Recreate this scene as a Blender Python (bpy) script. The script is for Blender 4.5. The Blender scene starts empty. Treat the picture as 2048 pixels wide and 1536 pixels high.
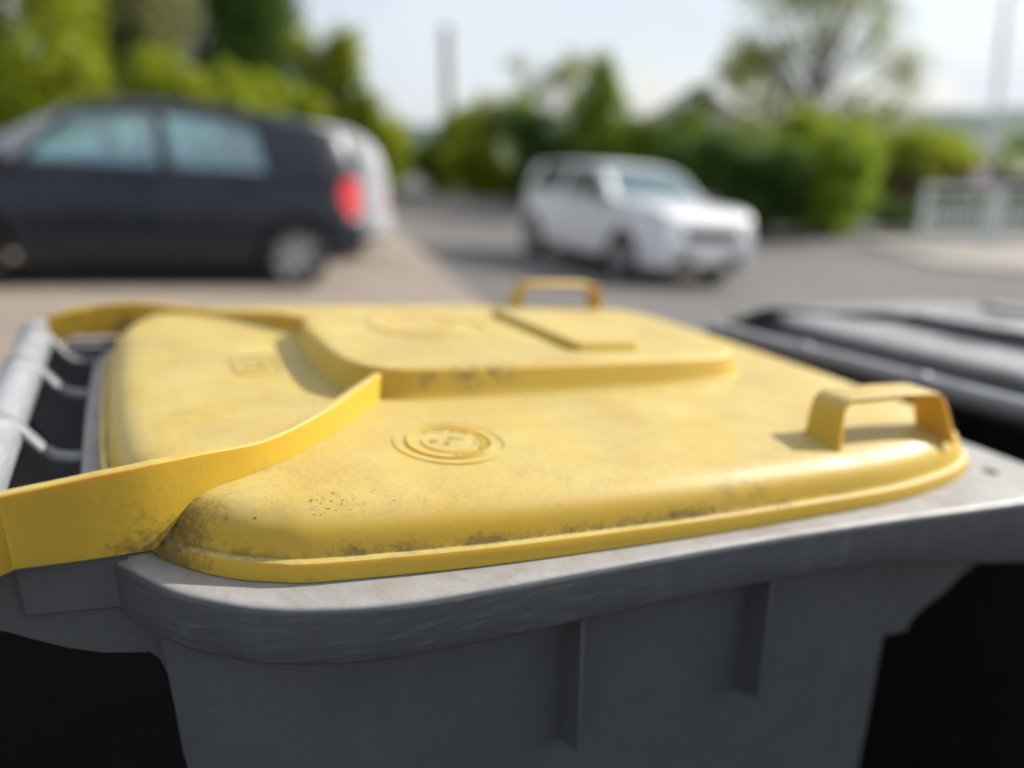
import bpy, bmesh, math, random
from mathutils import Vector, Matrix
random.seed(7)
S = bpy.context.scene
COL = S.collection
AZ = math.radians(26.0); SL = math.tan(math.radians(5.5)); K = 0.66
CA, SA = math.cos(AZ), math.sin(AZ)
CAM_Z = 1.218
PITCH = math.atan(498.0 / 1540.0)
PI = math.pi

# ------------------------------------------------------------------ materials
def new_mat(name):
    m = bpy.data.materials.new(name); m.use_nodes = True
    nt = m.node_tree; nt.nodes.clear()
    out = nt.nodes.new('ShaderNodeOutputMaterial')
    b = nt.nodes.new('ShaderNodeBsdfPrincipled')
    nt.links.new(b.outputs[0], out.inputs[0])
    return m, nt, b

class NT:
    """small node-building helper"""
    def __init__(s, nt): s.nt = nt
    def n(s, t, **kw):
        nd = s.nt.nodes.new(t)
        for k, v in kw.items(): setattr(nd, k, v)
        return nd
    def l(s, a, b): s.nt.links.new(a, b)
    def setin(s, sock, v):
        if hasattr(v, 'links') or isinstance(v, bpy.types.NodeSocket): s.l(v, sock)
        else: sock.default_value = v
    def math(s, op, a, b=0.0, clamp=False):
        nd = s.n('ShaderNodeMath', operation=op, use_clamp=clamp)
        s.setin(nd.inputs[0], a); s.setin(nd.inputs[1], b); return nd.outputs[0]
    def mix(s, f, a, b):
        nd = s.n('ShaderNodeMix', data_type='RGBA')
        s.setin(nd.inputs[0], f)
        s.setin(nd.inputs[6], a if not isinstance(a, tuple) else (*a, 1.0))
        s.setin(nd.inputs[7], b if not isinstance(b, tuple) else (*b, 1.0))
        return nd.outputs[2]
    def coord(s): return s.n('ShaderNodeTexCoord').outputs['Object']
    def mapping(s, v, scale=(1, 1, 1), loc=(0, 0, 0)):
        nd = s.n('ShaderNodeMapping'); s.l(v, nd.inputs[0])
        nd.inputs['Scale'].default_value = scale; nd.inputs['Location'].default_value = loc
        return nd.outputs[0]
    def noise(s, v, scale, detail=4, rough=.55, dist=0.0):
        nd = s.n('ShaderNodeTexNoise'); s.l(v, nd.inputs['Vector'])
        nd.inputs['Scale'].default_value = scale; nd.inputs['Detail'].default_value = detail
        nd.inputs['Roughness'].default_value = rough; nd.inputs['Distortion'].default_value = dist
        return nd.outputs['Fac']
    def ramp(s, f, a, b, lo=0.0, hi=1.0):
        nd = s.n('ShaderNodeMapRange'); s.l(f, nd.inputs[0])
        for i, v in enumerate((a, b, lo, hi)): nd.inputs[i + 1].default_value = v
        return nd.outputs[0]
    def up(s):
        g = s.n('ShaderNodeNewGeometry'); x = s.n('ShaderNodeSeparateXYZ'); s.l(g.outputs['Normal'], x.inputs[0])
        return x.outputs['Z']
    def attr(s, name):
        return s.n('ShaderNodeAttribute', attribute_name=name).outputs['Fac']
    def bump(s, h, strength, dist, b):
        nd = s.n('ShaderNodeBump'); nd.inputs['Strength'].default_value = strength
        nd.inputs['Distance'].default_value = dist; s.l(h, nd.inputs['Height']); s.l(nd.outputs[0], b.inputs['Normal'])
    def blob(s, co, c, r):
        d = s.n('ShaderNodeVectorMath', operation='DISTANCE'); s.l(co, d.inputs[0]); d.inputs[1].default_value = c
        return s.ramp(d.outputs['Value'], 0.0, r, 1.0, 0.0)

def simple(name, col, rough=.5, metal=0.0, var=.15, scale=8.0, bump=0.0, coat=0.0, spec=.5):
    m, nt, b = new_mat(name); t = NT(nt); co = t.coord()
    f = t.noise(co, scale, 5)
    dark = tuple(c * (1 - var) for c in col); light = tuple(min(1, c * (1 + var)) for c in col)
    t.l(t.mix(f, dark, light), b.inputs['Base Color'])
    b.inputs['Roughness'].default_value = rough; b.inputs['Metallic'].default_value = metal
    b.inputs['Coat Weight'].default_value = coat; b.inputs['Coat Roughness'].default_value = .05
    b.inputs['Specular IOR Level'].default_value = spec
    if bump: t.bump(t.noise(co, scale * 8, 3), bump, .002, b)
    return m

def P(u, v, h):
    """bin units (measured on the rim plane) -> metres in the bin's own frame; rim slopes to the front"""
    return (K * u, K * v, 1.0 + K * (h - SL * u))

def yellow_plastic():
    m, nt, b = new_mat('yellow_plastic'); t = NT(nt); co = t.coord()
    up = t.ramp(t.up(), .55, .97)
    big = t.noise(co, 5.0, 3); mid = t.noise(co, 22.0, 6, .65, .3); fine = t.noise(co, 260.0, 4, .7)
    streak = t.noise(t.mapping(co, (60, 260, 120)), 1.0, 3, .6)
    base = t.mix(t.ramp(big, .35, .68), (.51, .325, .020), (.51, .345, .034))
    # settled dust on the faces that lie flat
    dust = t.math('MULTIPLY', up, t.ramp(mid, .30, .70, .35, 1.0))
    base = t.mix(t.math('MULTIPLY', dust, .85), base, (.535, .445, .180))
    brown = t.math('MULTIPLY', up, t.math('MULTIPLY', t.ramp(t.noise(co, 7.0, 6, .72, .6), .38, .60), t.ramp(t.noise(co, 330.0, 4, .75), .36, .60)))
    base = t.mix(t.math('MULTIPLY', brown, .90), base, (.36, .255, .10))
    scr = t.math('MULTIPLY', t.ramp(streak, .60, .74), t.ramp(mid, .42, .6))
    base = t.mix(t.math('MULTIPLY', scr, .45), base, (.27, .19, .07))
    hair = t.noise(t.mapping(co, (330, 700, 500)), 1.0, 4, .75, 1.5)
    hm_ = t.math('MULTIPLY', t.ramp(hair, .56, .66), t.ramp(t.noise(co, 15.0, 4, .65), .42, .62))
    base = t.mix(t.math('MULTIPLY', t.math('MULTIPLY', hm_, up), .75), base, (.24, .16, .06))
    # little black specks
    vo = t.n('ShaderNodeTexVoronoi'); t.l(co, vo.inputs['Vector']); vo.inputs['Scale'].default_value = 95.0
    sx = t.n('ShaderNodeSeparateColor'); t.l(vo.outputs['Color'], sx.inputs[0])
    rad = t.ramp(sx.outputs[0], .80, 1.0, 0.0, .14)
    clus = t.math('MULTIPLY', rad, t.ramp(t.noise(co, 7.0, 2), .40, .62, .35, 1.25))
    sp = t.math('LESS_THAN', vo.outputs['Distance'], clus)
    base = t.mix(t.math('MULTIPLY', sp, .72), base, (.10, .07, .03))
    spots = None
    for c, r in [((.018, .006), .010), ((.047, .004), .007), ((.037, .009), .012), ((.068, .012), .006), ((.073, .004), .007)]:
        q = t.blob(co, P(c[0], c[1] + .022, .056), r)
        spots = q if spots is None else t.math('MAXIMUM', spots, q)
    dots = t.noise(t.mapping(co, (520, 640, 520)), 1.0, 1, .4)
    base = t.mix(t.math('MULTIPLY', t.math('MULTIPLY', t.ramp(spots, .02, .3), t.ramp(dots, .64, .68)), .85), base, (.09, .07, .03))
    # grime lodged in the groove above the flange and beside the hinge arm
    gr = t.attr('grime')
    gn = t.noise(co, 260.0, 5, .75, .2)
    gm = t.noise(co, 30.0, 4, .6)
    gf = t.ramp(t.math('ADD', t.math('ADD', gr, t.math('MULTIPLY', t.math('SUBTRACT', gn, .5), 1.5)), t.math('MULTIPLY', t.math('SUBTRACT', gm, .5), 1.6)), .42, .95)
    gf = t.math('MULTIPLY', gf, t.math('GREATER_THAN', gr, .02))
    base = t.mix(t.math('MULTIPLY', gf, .80), base, (.11, .075, .022))
    # scuffs on the edge of the raised panel
    sc = None
    for c, r in [((.245, .262, .085), .020), ((.275, .262, .090), .016), ((.30, .268, .091), .018), ((.195, .266, .082), .012), ((.56, .53, .092), .03), ((.40, -.004, .03), .014), ((.44, -.004, .032), .016)]:
        q = t.blob(co, P(*c), r); sc = q if sc is None else t.math('MAXIMUM', sc, q)
    scn = t.math('MULTIPLY', sc, t.ramp(t.noise(co, 110.0, 4, .6), .42, .60))
    base = t.mix(t.math('MULTIPLY', scn, .62), base, (.10, .075, .05))
    t.l(base, b.inputs['Base Color'])
    t.l(t.ramp(mid, .3, .7, .44, .62), b.inputs['Roughness'])
    b.inputs['Specular IOR Level'].default_value = .45
    b.inputs['Subsurface Weight'].default_value = .55
    b.inputs['Subsurface Radius'].default_value = (1.0, .38, .04); b.inputs['Subsurface Scale'].default_value = .010
    t.bump(t.math('ADD', fine, t.math('MULTIPLY', mid, 2.0)), .22, .0006, b)
    return m

def grey_plastic(name, col, top, topmix=.9, spec=.5, rough=(.34, .55), scratch=.5, upr=(.35, .92)):
    m, nt, b = new_mat(name); t = NT(nt); co = t.coord()
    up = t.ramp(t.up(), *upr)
    big = t.noise(co, 6.0, 4); mid = t.noise(co, 28.0, 6, .65, .3); fine = t.noise(co, 300.0, 3, .6)
    base = t.mix(big, tuple(c * .82 for c in col), tuple(c * 1.2 for c in col))
    # pale rub marks running along the rim, and vertical wash streaks
    rub = t.noise(t.mapping(co, (40, 40, 420)), 1.0, 5, .7, .1)
    base = t.mix(t.math('MULTIPLY', t.ramp(rub, .52, .75), scratch), base, tuple(min(1, c * 2.2 + .02) for c in col))
    stre = t.noise(t.mapping(co, (48, 48, 3)), 1.0, 3, .5)
    base = t.mix(t.math('MULTIPLY', t.ramp(stre, .58, .75), scratch * .5), base, tuple(c * 1.9 + .01 for c in col))
    wt = t.noise(t.mapping(co, (140, 140, 240)), 1.0, 5, .8, 2.0)
    base = t.mix(t.math('MULTIPLY', t.ramp(wt, .665, .72), min(1, scratch * 1.4)), base, (.30, .29, .27))
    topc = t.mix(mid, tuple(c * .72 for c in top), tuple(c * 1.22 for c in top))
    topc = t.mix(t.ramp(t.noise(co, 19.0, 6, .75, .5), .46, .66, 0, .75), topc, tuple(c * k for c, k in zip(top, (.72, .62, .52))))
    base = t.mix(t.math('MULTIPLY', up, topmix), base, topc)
    vo = t.n('ShaderNodeTexVoronoi'); t.l(co, vo.inputs['Vector']); vo.inputs['Scale'].default_value = 70.0
    sx = t.n('ShaderNodeSeparateColor'); t.l(vo.outputs['Color'], sx.inputs[0])
    sp = t.math('LESS_THAN', vo.outputs['Distance'], t.ramp(sx.outputs[0], .86, 1.0, 0.0, .075))
    base = t.mix(t.math('MULTIPLY', sp, .6 if scratch > .05 else .15), base, (.32, .31, .29))
    t.l(base, b.inputs['Base Color'])
    t.l(t.ramp(mid, .3, .7, *rough), b.inputs['Roughness'])
    b.inputs['Specular IOR Level'].default_value = spec
    t.bump(t.math('ADD', t.math('MULTIPLY', rub, 1.2), fine), .25, .0006, b)
    return m

M = {}
M['yellow'] = yellow_plastic()
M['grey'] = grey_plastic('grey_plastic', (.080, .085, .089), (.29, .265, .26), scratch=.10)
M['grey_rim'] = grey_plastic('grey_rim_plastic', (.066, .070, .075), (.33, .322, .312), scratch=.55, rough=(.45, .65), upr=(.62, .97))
M['web'] = grey_plastic('grey_bracket_plastic', (.050, .053, .060), (.225, .23, .24), 1.0, upr=(.12, .72))  # dusty tops; shade on the sides is put into the darker base colour
M['bar'] = grey_plastic('grey_bar_plastic', (.20, .21, .23), (.34, .35, .37), .9)
M['black_body'] = grey_plastic('black_bin_plastic', (.006, .007, .008), (.03, .03, .03), .6, .22, (.5, .7), .1)
M['black_lid'] = grey_plastic('black_lid_plastic', (.022, .023, .025), (.27, .275, .28), .95, .5, (.45, .62), .3)  # pale tops: sky sheen on black plastic put into the colour
M['black_bar'] = grey_plastic('black_bar_plastic', (.10, .105, .12), (.34, .35, .38), .95, .6, (.34, .48), .2)  # paler upper side: light and sheen on the bar put into the colour
M['tyre'] = simple('tyre_rubber', (.018, .018, .019), .8, 0, .2, 30)
M['rim'] = simple('wheel_alloy', (.42, .42, .43), .35, .8, .1, 20)
M['hub'] = simple('grey_hub_plastic', (.06, .06, .065), .6)
M['emboss'] = simple('grimy_yellow_emboss', (.46, .31, .075), .5, 0, .25, 60)
M['black_emboss'] = simple('black_emboss', (.03, .03, .032), .5, 0, .3, 120)

# ------------------------------------------------------------------ mesh helpers
class MB:
    def __init__(s): s.v = []; s.f = []; s.a = []
    def add(s, verts, faces, attr=None):
        o = len(s.v); s.v += [tuple(p) for p in verts]; s.f += [tuple(i + o for i in f) for f in faces]
        s.a += list(attr) if attr else [0.0] * len(verts)
    def prism(s, poly, v0, v1, fn):
        n = len(poly)
        s.add([fn(p[0], v0, p[1]) for p in poly] + [fn(p[0], v1, p[1]) for p in poly],
              [tuple(range(n)), tuple(range(2 * n - 1, n - 1, -1))] + [(i, i + n, (i + 1) % n + n, (i + 1) % n) for i in range(n)])
    def loops(s, loops, cap0=False, cap1=False, attrs=None):
        n = len(loops[0]); vs = [p for l in loops for p in l]; fs = []
        for j in range(len(loops) - 1):
            for i in range(n):
                fs.append((j * n + i, j * n + (i + 1) % n, (j + 1) * n + (i + 1) % n, (j + 1) * n + i))
        if cap0: fs.append(tuple(range(n - 1, -1, -1)))
        if cap1: fs.append(tuple((len(loops) - 1) * n + i for i in range(n)))
        s.add(vs, fs, attrs)
    def box(s, lo, hi, M4=None):
        x0, y0, z0 = lo; x1, y1, z1 = hi
        vs = [Vector(p) for p in ((x0, y0, z0), (x1, y0, z0), (x1, y1, z0), (x0, y1, z0), (x0, y0, z1), (x1, y0, z1), (x1, y1, z1), (x0, y1, z1))]
        if M4: vs = [M4 @ p for p in vs]
        s.add(vs, [(0, 3, 2, 1), (4, 5, 6, 7), (0, 1, 5, 4), (1, 2, 6, 5), (2, 3, 7, 6), (3, 0, 4, 7)])
    def tube(s, pts, rads, n=12, caps=True):
        pts = [Vector(p) for p in pts]; loops = []
        for i, p in enumerate(pts):
            d = (pts[min(i + 1, len(pts) - 1)] - pts[max(i - 1, 0)]).normalized()
            a = d.cross(Vector((0, 0, 1)))
            if a.length < .05: a = d.cross(Vector((0, 1, 0)))
            a.normalize(); b = d.cross(a).normalized()
            r = rads[i] if isinstance(rads, (list, tuple)) else rads
            loops.append([p + a * (r * math.cos(2 * PI * k / n)) + b * (r * math.sin(2 * PI * k / n)) for k in range(n)])
        s.loops(loops, caps, caps)
    def lathe(s, prof, n=32, axis='y', cap=False):
        loops = []
        for (r, t) in prof:
            L = []
            for k in range(n):
                c, d = r * math.cos(2 * PI * k / n), r * math.sin(2 * PI * k / n)
                L.append((c, t, d) if axis == 'y' else (c, d, t))
            loops.append(L)
        s.loops(loops, cap, cap)
    def build(s, name, mat, parent=None, smooth=True, angle=35, bevel=0.0, attr=None, seg=2):
        me = bpy.data.meshes.new(name); me.from_pydata(s.v, [], s.f); me.update()
        bm = bmesh.new(); bm.from_mesh(me); bmesh.ops.recalc_face_normals(bm, faces=bm.faces); bm.to_mesh(me); bm.free()
        if attr:
            at = me.attributes.new(attr, 'FLOAT', 'POINT'); at.data.foreach_set('value', s.a)
        if smooth:
            me.polygons.foreach_set('use_smooth', [True] * len(me.polygons)); me.set_sharp_from_angle(angle=math.radians(angle))
        me.materials.append(mat)
        o = bpy.data.objects.new(name, me); COL.objects.link(o)
        if parent: o.parent = parent
        if bevel:
            b = o.modifiers.new('bevel', 'BEVEL'); b.width = bevel; b.segments = seg; b.limit_method = 'ANGLE'; b.angle_limit = math.radians(35)
        return o

def thing(name, label, cat, loc=(0, 0, 0), rz=0.0, group=None):
    o = bpy.data.objects.new(name, None); COL.objects.link(o); o.empty_display_size = .1
    o.location = loc; o.rotation_euler = (0, 0, rz); o['label'] = label; o['category'] = cat
    if group: o['group'] = group
    return o
def tag(o, label, cat, group=None):
    o['label'] = label; o['category'] = cat
    if group: o['group'] = group
    return o
def structure(o): o['kind'] = 'structure'; return o
def copy_part(o, parent):
    c = o.copy(); COL.objects.link(c); c.parent = parent
    for ch in [x for x in bpy.data.objects if x.parent == o]: copy_part(ch, c)
    return c

def catmull(ctrl, per, closed=True):
    out = []; n = len(ctrl)
    for i in range(n if closed else n - 1):
        p0, p1, p2, p3 = (ctrl[(i + d) % n] if closed else ctrl[min(max(i + d, 0), n - 1)] for d in (-1, 0, 1, 2))
        for k in range(per):
            t = k / per
            out.append(tuple(.5 * (2 * b + (c - a) * t + (2 * a - 5 * b + 4 * c - d) * t * t + (3 * b - a - 3 * c + d) * t ** 3) for a, b, c, d in zip(p0, p1, p2, p3)))
    if not closed: out.append(tuple(ctrl[-1]))
    return out
def resample(pl, n, closed=True):
    pl = list(pl) + ([pl[0]] if closed else [])
    d = [0.0]
    for a, b in zip(pl, pl[1:]): d.append(d[-1] + math.dist(a, b))
    out = []; j = 0; T = d[-1]
    for i in range(n):
        s = T * i / (n if closed else n - 1)
        while j < len(d) - 2 and d[j + 1] < s: j += 1
        q = (s - d[j]) / max(d[j + 1] - d[j], 1e-9)
        out.append(tuple(a + (b - a) * q for a, b in zip(pl[j], pl[j + 1])))
    return out
def inset(pl, dist):
    n = len(pl); A = sum(pl[i][0] * pl[(i + 1) % n][1] - pl[(i + 1) % n][0] * pl[i][1] for i in range(n)); sg = 1 if A > 0 else -1
    out = []
    for i in range(n):
        a, b = pl[i - 1], pl[(i + 1) % n]; tx, ty = b[0] - a[0], b[1] - a[1]; L = math.hypot(tx, ty) or 1e-9
        out.append((pl[i][0] - sg * ty / L * dist, pl[i][1] + sg * tx / L * dist))
    return out

VC = .44
def mirror_outline(half, n):
    full = half + [(u, 2 * VC - v) for u, v in reversed(half[1:-1])]
    return resample(catmull(full, 14), n)

# ------------------------------------------------------------------ wheelie bin
LID_HALF = [(-.149, .44), (-.148, .33), (-.144, .22), (-.132, .145), (-.114, .098), (-.099, .067), (-.076, .040), (-.049, .019), (-.021, .006),
            (0, -.0015), (.07, -.011), (.15, -.0185), (.25, -.0235), (.37, -.027), (.50, -.027), (.60, -.0255), (.67, -.020), (.73, -.010), (.785, .003), (.830, .021), (.866, .047), (.888, .085), (.902, .14), (.908, .22), (.911, .33), (.912, .44)]
RIM_HALF = [(-.168, .44), (-.167, .33), (-.165, .22), (-.158, .15), (-.141, .088), (-.124, .059), (-.098, .020), (-.072, -.003), (-.041, -.024), (0, -.039),
            (.056, -.0495), (.14, -.051), (.24, -.050), (.35, -.050), (.45, -.051), (.53, -.0535), (.61, -.0565), (.70, -.0615), (.81, -.067), (.90, -.066), (.938, -.048), (.953, -.012), (.957, .05), (.958, .20), (.958, .33), (.958, .44)]
PANEL_HALF = [(.100, .44), (.102, .36), (.108, .315), (.124, .284), (.150, .267), (.2, .259), (.3, .256), (.42, .256), (.55, .260), (.63, .270), (.675, .286), (.700, .315), (.708, .36), (.710, .44)]

def rise(v): return .008 - .008 * min(1, max(0, (v - .25) / .37))
def top_h(u, v):
    """height of the lid's top surface inside the rounded edge: a very slight crown"""
    a = max(0.0, 1 - ((u - .38) / .53) ** 2); b = max(0.0, 1 - ((v - VC) / .46) ** 2)
    return .0545 + .006 * math.sqrt(a * b)

def wheelie_bin(label, origin, rz, ml, mg, mrim, mbar, memb, writing=True):
    root = thing('wheelie_bin', label, 'wheelie bin', origin, rz, 'wheelie bins standing in a row')
    # ---- body: tapered tub, rear corners chamfered
    pb = [(-.112, .066), (-.1105, .056), (-.0905, .027), (-.084, .020), (-.05, .004), (-.03, 0), (.02, 0), (.30, 0), (.62, 0), (.680, 0), (.697, .001), (.714, .010), (.722, .026)]
    pb = pb + [(u, 2 * VC - v) for u, v in reversed(pb)]
    B = MB(); LO = []
    cx, cy = .735, VC
    for h, s in [(-.03, 1.0), (-.045, 1.0), (-.25, .992), (-.6, .978), (-1.0, .955), (-1.38, .93), (-1.40, .92), (-1.403, .91)]:
        LO.append([P(cx + (u - cx) * s, cy + (v - cy) * s, h) for u, v in pb])
    B.loops(LO, False, True)
    body = B.build('body', mg, root, angle=25, bevel=.004)
    # moulded fins on both side walls, front gussets
    for u in (.230, .458):
        for side in (0, 1):
            R = MB(); w = .0024
            pr = [(.012, -.045), (-.033, -.045), (-.033, -.207), (-.030, -.210), (.014, -.228)]
            vv = [(p[0] if not side else 2 * VC - p[0], p[1]) for p in pr]
            n = len(vv)
            R.add([P(u - w, v, h) for v, h in vv] + [P(u + w, v, h) for v, h in vv],
                  [tuple(range(n)), tuple(range(2 * n - 1, n - 1, -1))] + [(i, i + n, (i + 1) % n + n, (i + 1) % n) for i in range(n)])
            R.build('stiffening_rib', mg, root, bevel=.0012)
    for side in (0, 1):
        G = MB(); v0, v1 = (.012, .026) if not side else (2 * VC - .026, 2 * VC - .012)
        G.prism([(.69, -.035), (.93, -.035), (.925, -.10), (.889, -.132), (.850, -.152), (.822, -.172), (.790, -.185), (.772, -.196), (.762, -.206), (.757, -.218), (.69, -.214)], v0, v1, P)
        G.build('front_gusset', mg, root, bevel=.0012)
    # ---- rim
    rim = mirror_outline(RIM_HALF, 300); R = MB(); L = []
    for d, h in [(.062, -.050), (.006, -.0505), (.0012, -.0495), (.0002, -.0478), (0, -.0455), (-.0005, -.0440), (-.0005, -.03), (-.0005, -.0070), (-.0003, -.0055), (.0004, -.0034), (.0018, -.0017), (.0040, -.0007), (.0065, -.0002), (.0085, .0), (.02, .0)]:
        L.append([P(u, v, h - (.14 * min(.30, max(0, u - .575)) if h < -.04 else 0)) for u, v in inset(rim, d + .0008)])
    for q, h in ((.93, .0), (.86, .0), (.855, -.05)):
        L.append([P(.40 + (u - .40) * q, VC + (v - VC) * q, h) for u, v in inset(rim, .02)])
    R.loops(L); R.build('rim', mrim, root, angle=50)
    if writing:
        q = MB(); n = 18
        for (uu, vv, ru, rv) in ((.868, .012, .0075, .010),):
            q.loops([[P(uu + ru * f * math.cos(2 * PI * i / n), vv + rv * f * math.sin(2 * PI * i / n), z) for i in range(n)] for f, z in ((1.0, -.002), (1.0, .0016), (.75, .0024), (.4, .0018))], False, True)
        q.build('rim_plug', M['tyre'], root, angle=50)
    # ---- lid shell: flange, groove, rounded wall, top
    out = mirror_outline(LID_HALF, 320); Lm = MB(); L = []; A = []
    def corner_grime(u, v, h):
        d = math.hypot(u + .095, v - .060)
        e = max(0.0, 1 - d / .075)
        return 1.15 * e * (1 if h < .050 else .45)
    prof = [(.030, .003, 0), (.002, .0002, .02), (0, .0010, .05), (.0004, .0125, .07), (.0020, .0162, .03), (.0050, .0174, .12), (.0078, .0176, .78), (.0088, .0190, .80), (.0098, .0225, .55), (.0112, .0270, .30), (.0130, .0320, .17), (.0160, .0378, .10),
            (.0205, .0430, .06), (.0270, .0478, .03), (.0350, .0515, .02), (.0460, .0538, .02)]
    for d, h, g in prof:
        lp = inset(out, d)
        L.append([P(u, v, h) for u, v in lp])
        A += [max(g * (1.0 if (u < .35 or v > .8) else max(.15, 1 - (u - .35) * 1.7)) * (1 if v < .7 else .8), corner_grime(u, v, h) if g > 0 else 0) for u, v in lp]
    base = inset(out, .0460)
    for q in [.97, .93, .87, .80, .70, .60, .50, .40, .30, .2, .1, .02]:
        lp = [(.38 + (u - .38) * q, VC + (v - VC) * q) for u, v in base]
        w = min(1, (1 - q) / .10)
        L.append([P(u, v, .0538 * (1 - w) + top_h(u, v) * w) for u, v in lp]); A += [.45 * max(0, corner_grime(u, v, .06)) for u, v in lp]
    Lm.loops(L, False, True, A)
    # raised centre panel of the same moulding
    pan = mirror_outline(PANEL_HALF, 220); L = []; A = []
    for d, h in [(-.004, .056), (-.0025, .0605), (.0, .0630), (.0018, .0670), (.0068, .0815), (.0080, .0845), (.0105, .0867), (.0150, .0878)]:
        L.append([P(u, v, h + (rise(v) if h > .078 else 0)) for u, v in inset(pan, d)]); A += [.02 if h < .062 else 0] * 220
    pb2 = inset(pan, .015)
    for q in [.93, .85, .7, .5, .3, .1, .01]:
        lp = [(.41 + (u - .41) * q, VC + (v - VC) * q) for u, v in pb2]
        L.append([P(u, v, .0878 + rise(v) + .0015 * (1 - q ** 2)) for u, v in lp]); A += [0] * 220
    Lm.loops(L, False, True, A)
    lid = Lm.build('lid', ml, root, angle=42, attr='grime')
    # label strip across the panel
    St = MB(); L = []
    sp = []
    for cu, cv, a0 in ((.526, .333, -PI / 2), (.526, .587, 0), (.436, .587, PI / 2), (.436, .333, PI)):
        sp += [(cu + .008 * math.cos(a0 + PI / 2 * k / 6), cv + .008 * math.sin(a0 + PI / 2 * k / 6)) for k in range(7)]
    sp = resample(sp, 160)
    for d, h in [(-.0035, .086), (-.002, .0910), (0, .0965), (.0010, .0988), (.0028, .0999), (.006, .1001)]:
        L.append([P(u, v, h + rise(v)) for u, v in inset(sp, d)])
    St.loops(L, False, True); St.build('raised_strip', ml, lid, angle=60, attr='grime')
    # ---- hinge arms: upright webs that start at the panel corners, then run past the lid's edge to the bar
    path = catmull([(.150, .290), (.110, .236), (.072, .188), (.038, .150), (.008, .122), (-.020, .102), (-.048, .088), (-.078, .076), (-.105, .068), (-.135, .065), (-.165, .064), (-.197, .064)], 6, False)
    def arm_top(u):
        pts = [(-.30, .040), (-.25, .060), (-.197, .0715), (-.136, .0805), (-.099, .0842), (-.063, .0845), (-.013, .0815), (.04, .0845), (.10, .0885), (.15, .0880)]
        for (a, b), (c, d) in zip(pts, pts[1:]):
            if u <= c: return b + (d - b) * (u - a) / (c - a)
        return pts[-1][1]
    def arm_bot(u):
        if u > -.075: return .047
        if u > -.105: return .013 + .034 * (u + .105) / .030
        return .013
    for side in (0, 1):
        Ar = MB(); secs = []; at = []
        mv = (lambda v: v) if not side else (lambda v: 2 * VC - v)
        def sweep(pl, th, t0, b0):
            L = []; at = []
            for i, (u, v) in enumerate(pl):
                a = pl[max(i - 1, 0)]; b = pl[min(i + 1, len(pl) - 1)]
                tx, ty = b[0] - a[0], b[1] - a[1]; ln = math.hypot(tx, ty); nx, ny = -ty / ln, tx / ln
                T, Bm = t0(u), b0(u); e = .0012; fk = .08 + .92 * min(1, max(0, (u + .075) / .05))
                ring = [(u + nx * th, v + ny * th, Bm), (u + nx * th, v + ny * th, T - e), (u + nx * (th - e), v + ny * (th - e), T),
                        (u - nx * (th - e), v - ny * (th - e), T), (u - nx * th, v - ny * th, T - e), *[(u - nx * (th + a * fk), v - ny * (th + a * fk), Bm + b) for a, b in ((.0006, .020), (.0020, .0140), (.0050, .0100), (.0095, .0080), (.0100, .0010))]]
                L.append([P(x, mv(y), z) for x, y, z in ring])
                for x, y, z in ring:
                    g = max(0.0, 1 - math.hypot(x + .108, (z - .020) * .9) / .050)
                    g2 = .16 * max(0, 1 - abs(z - Bm) / .03) if u > -.1 else .10 * max(0, 1 - abs(z - Bm) / .02)
                    at.append(max(1.0 * g, g2, .03))
            Ar.loops(L, True, True, at)
        low = .016 * side
        atop = lambda u: arm_top(u) - low * min(1, max(.35, (.15 - u) / .12))
        sweep(path, .0045, atop, arm_bot)
        # thinner hinge plate that carries on behind the end of the arm
        sweep([(-.165, .069)] + [(u, .069) for u in (-.18, -.195, -.205, -.214, -.222)], .0035,
              lambda u: atop(u) - .004, lambda u: .0165 - max(0, -.18 - u) * .40)
        Ar.build('hinge_arm', ml, lid, angle=40, attr='grime')
    # ---- two bow handles on the front corners
    for side in (0, 1) if writing else ():
        H = MB(); mv = (lambda v: v) if not side else (lambda v: 2 * VC - v)
        ctr = [(.583, .045), (.588, .060), (.593, .078)] + [(.618 - .022 * math.cos(a), .084 + .021 * math.sin(a)) for a in (.15, .5, .85, 1.2, 1.45)] \
            + [(.65, .1055), (.69, .106), (.73, .1055)] + [(.752 + .022 * math.sin(a), .084 + .021 * math.cos(a)) for a in (.12, .37, .72, 1.07, 1.42)] + [(.776, .078), (.779, .060), (.782, .045)]
        L = []; at = []
        for i, (u, h) in enumerate(ctr):
            a = ctr[max(i - 1, 0)]; b = ctr[min(i + 1, len(ctr) - 1)]
            tx, ty = b[0] - a[0], b[1] - a[1]; ln = math.hypot(tx, ty); nx, ny = -ty / ln, tx / ln
            q = (h - .045) / .06; vm = .037 + .013 * q; hw = .0260 - .005 * q; th = .0036
            L.append([P(u + nx * th, mv(vm - hw), h + ny * th), P(u + nx * th * 1.1, mv(vm), h + ny * th * 1.1), P(u + nx * th, mv(vm + hw), h + ny * th), P(u - nx * th, mv(vm + hw), h - ny * th), P(u - nx * th, mv(vm - hw), h - ny * th)])
            at += [.30 if h < .062 else .02] * 5
        H.loops(L, True, True, at); H.build('grip_handle', ml, lid, angle=40, bevel=.0011, attr='grime')
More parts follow.
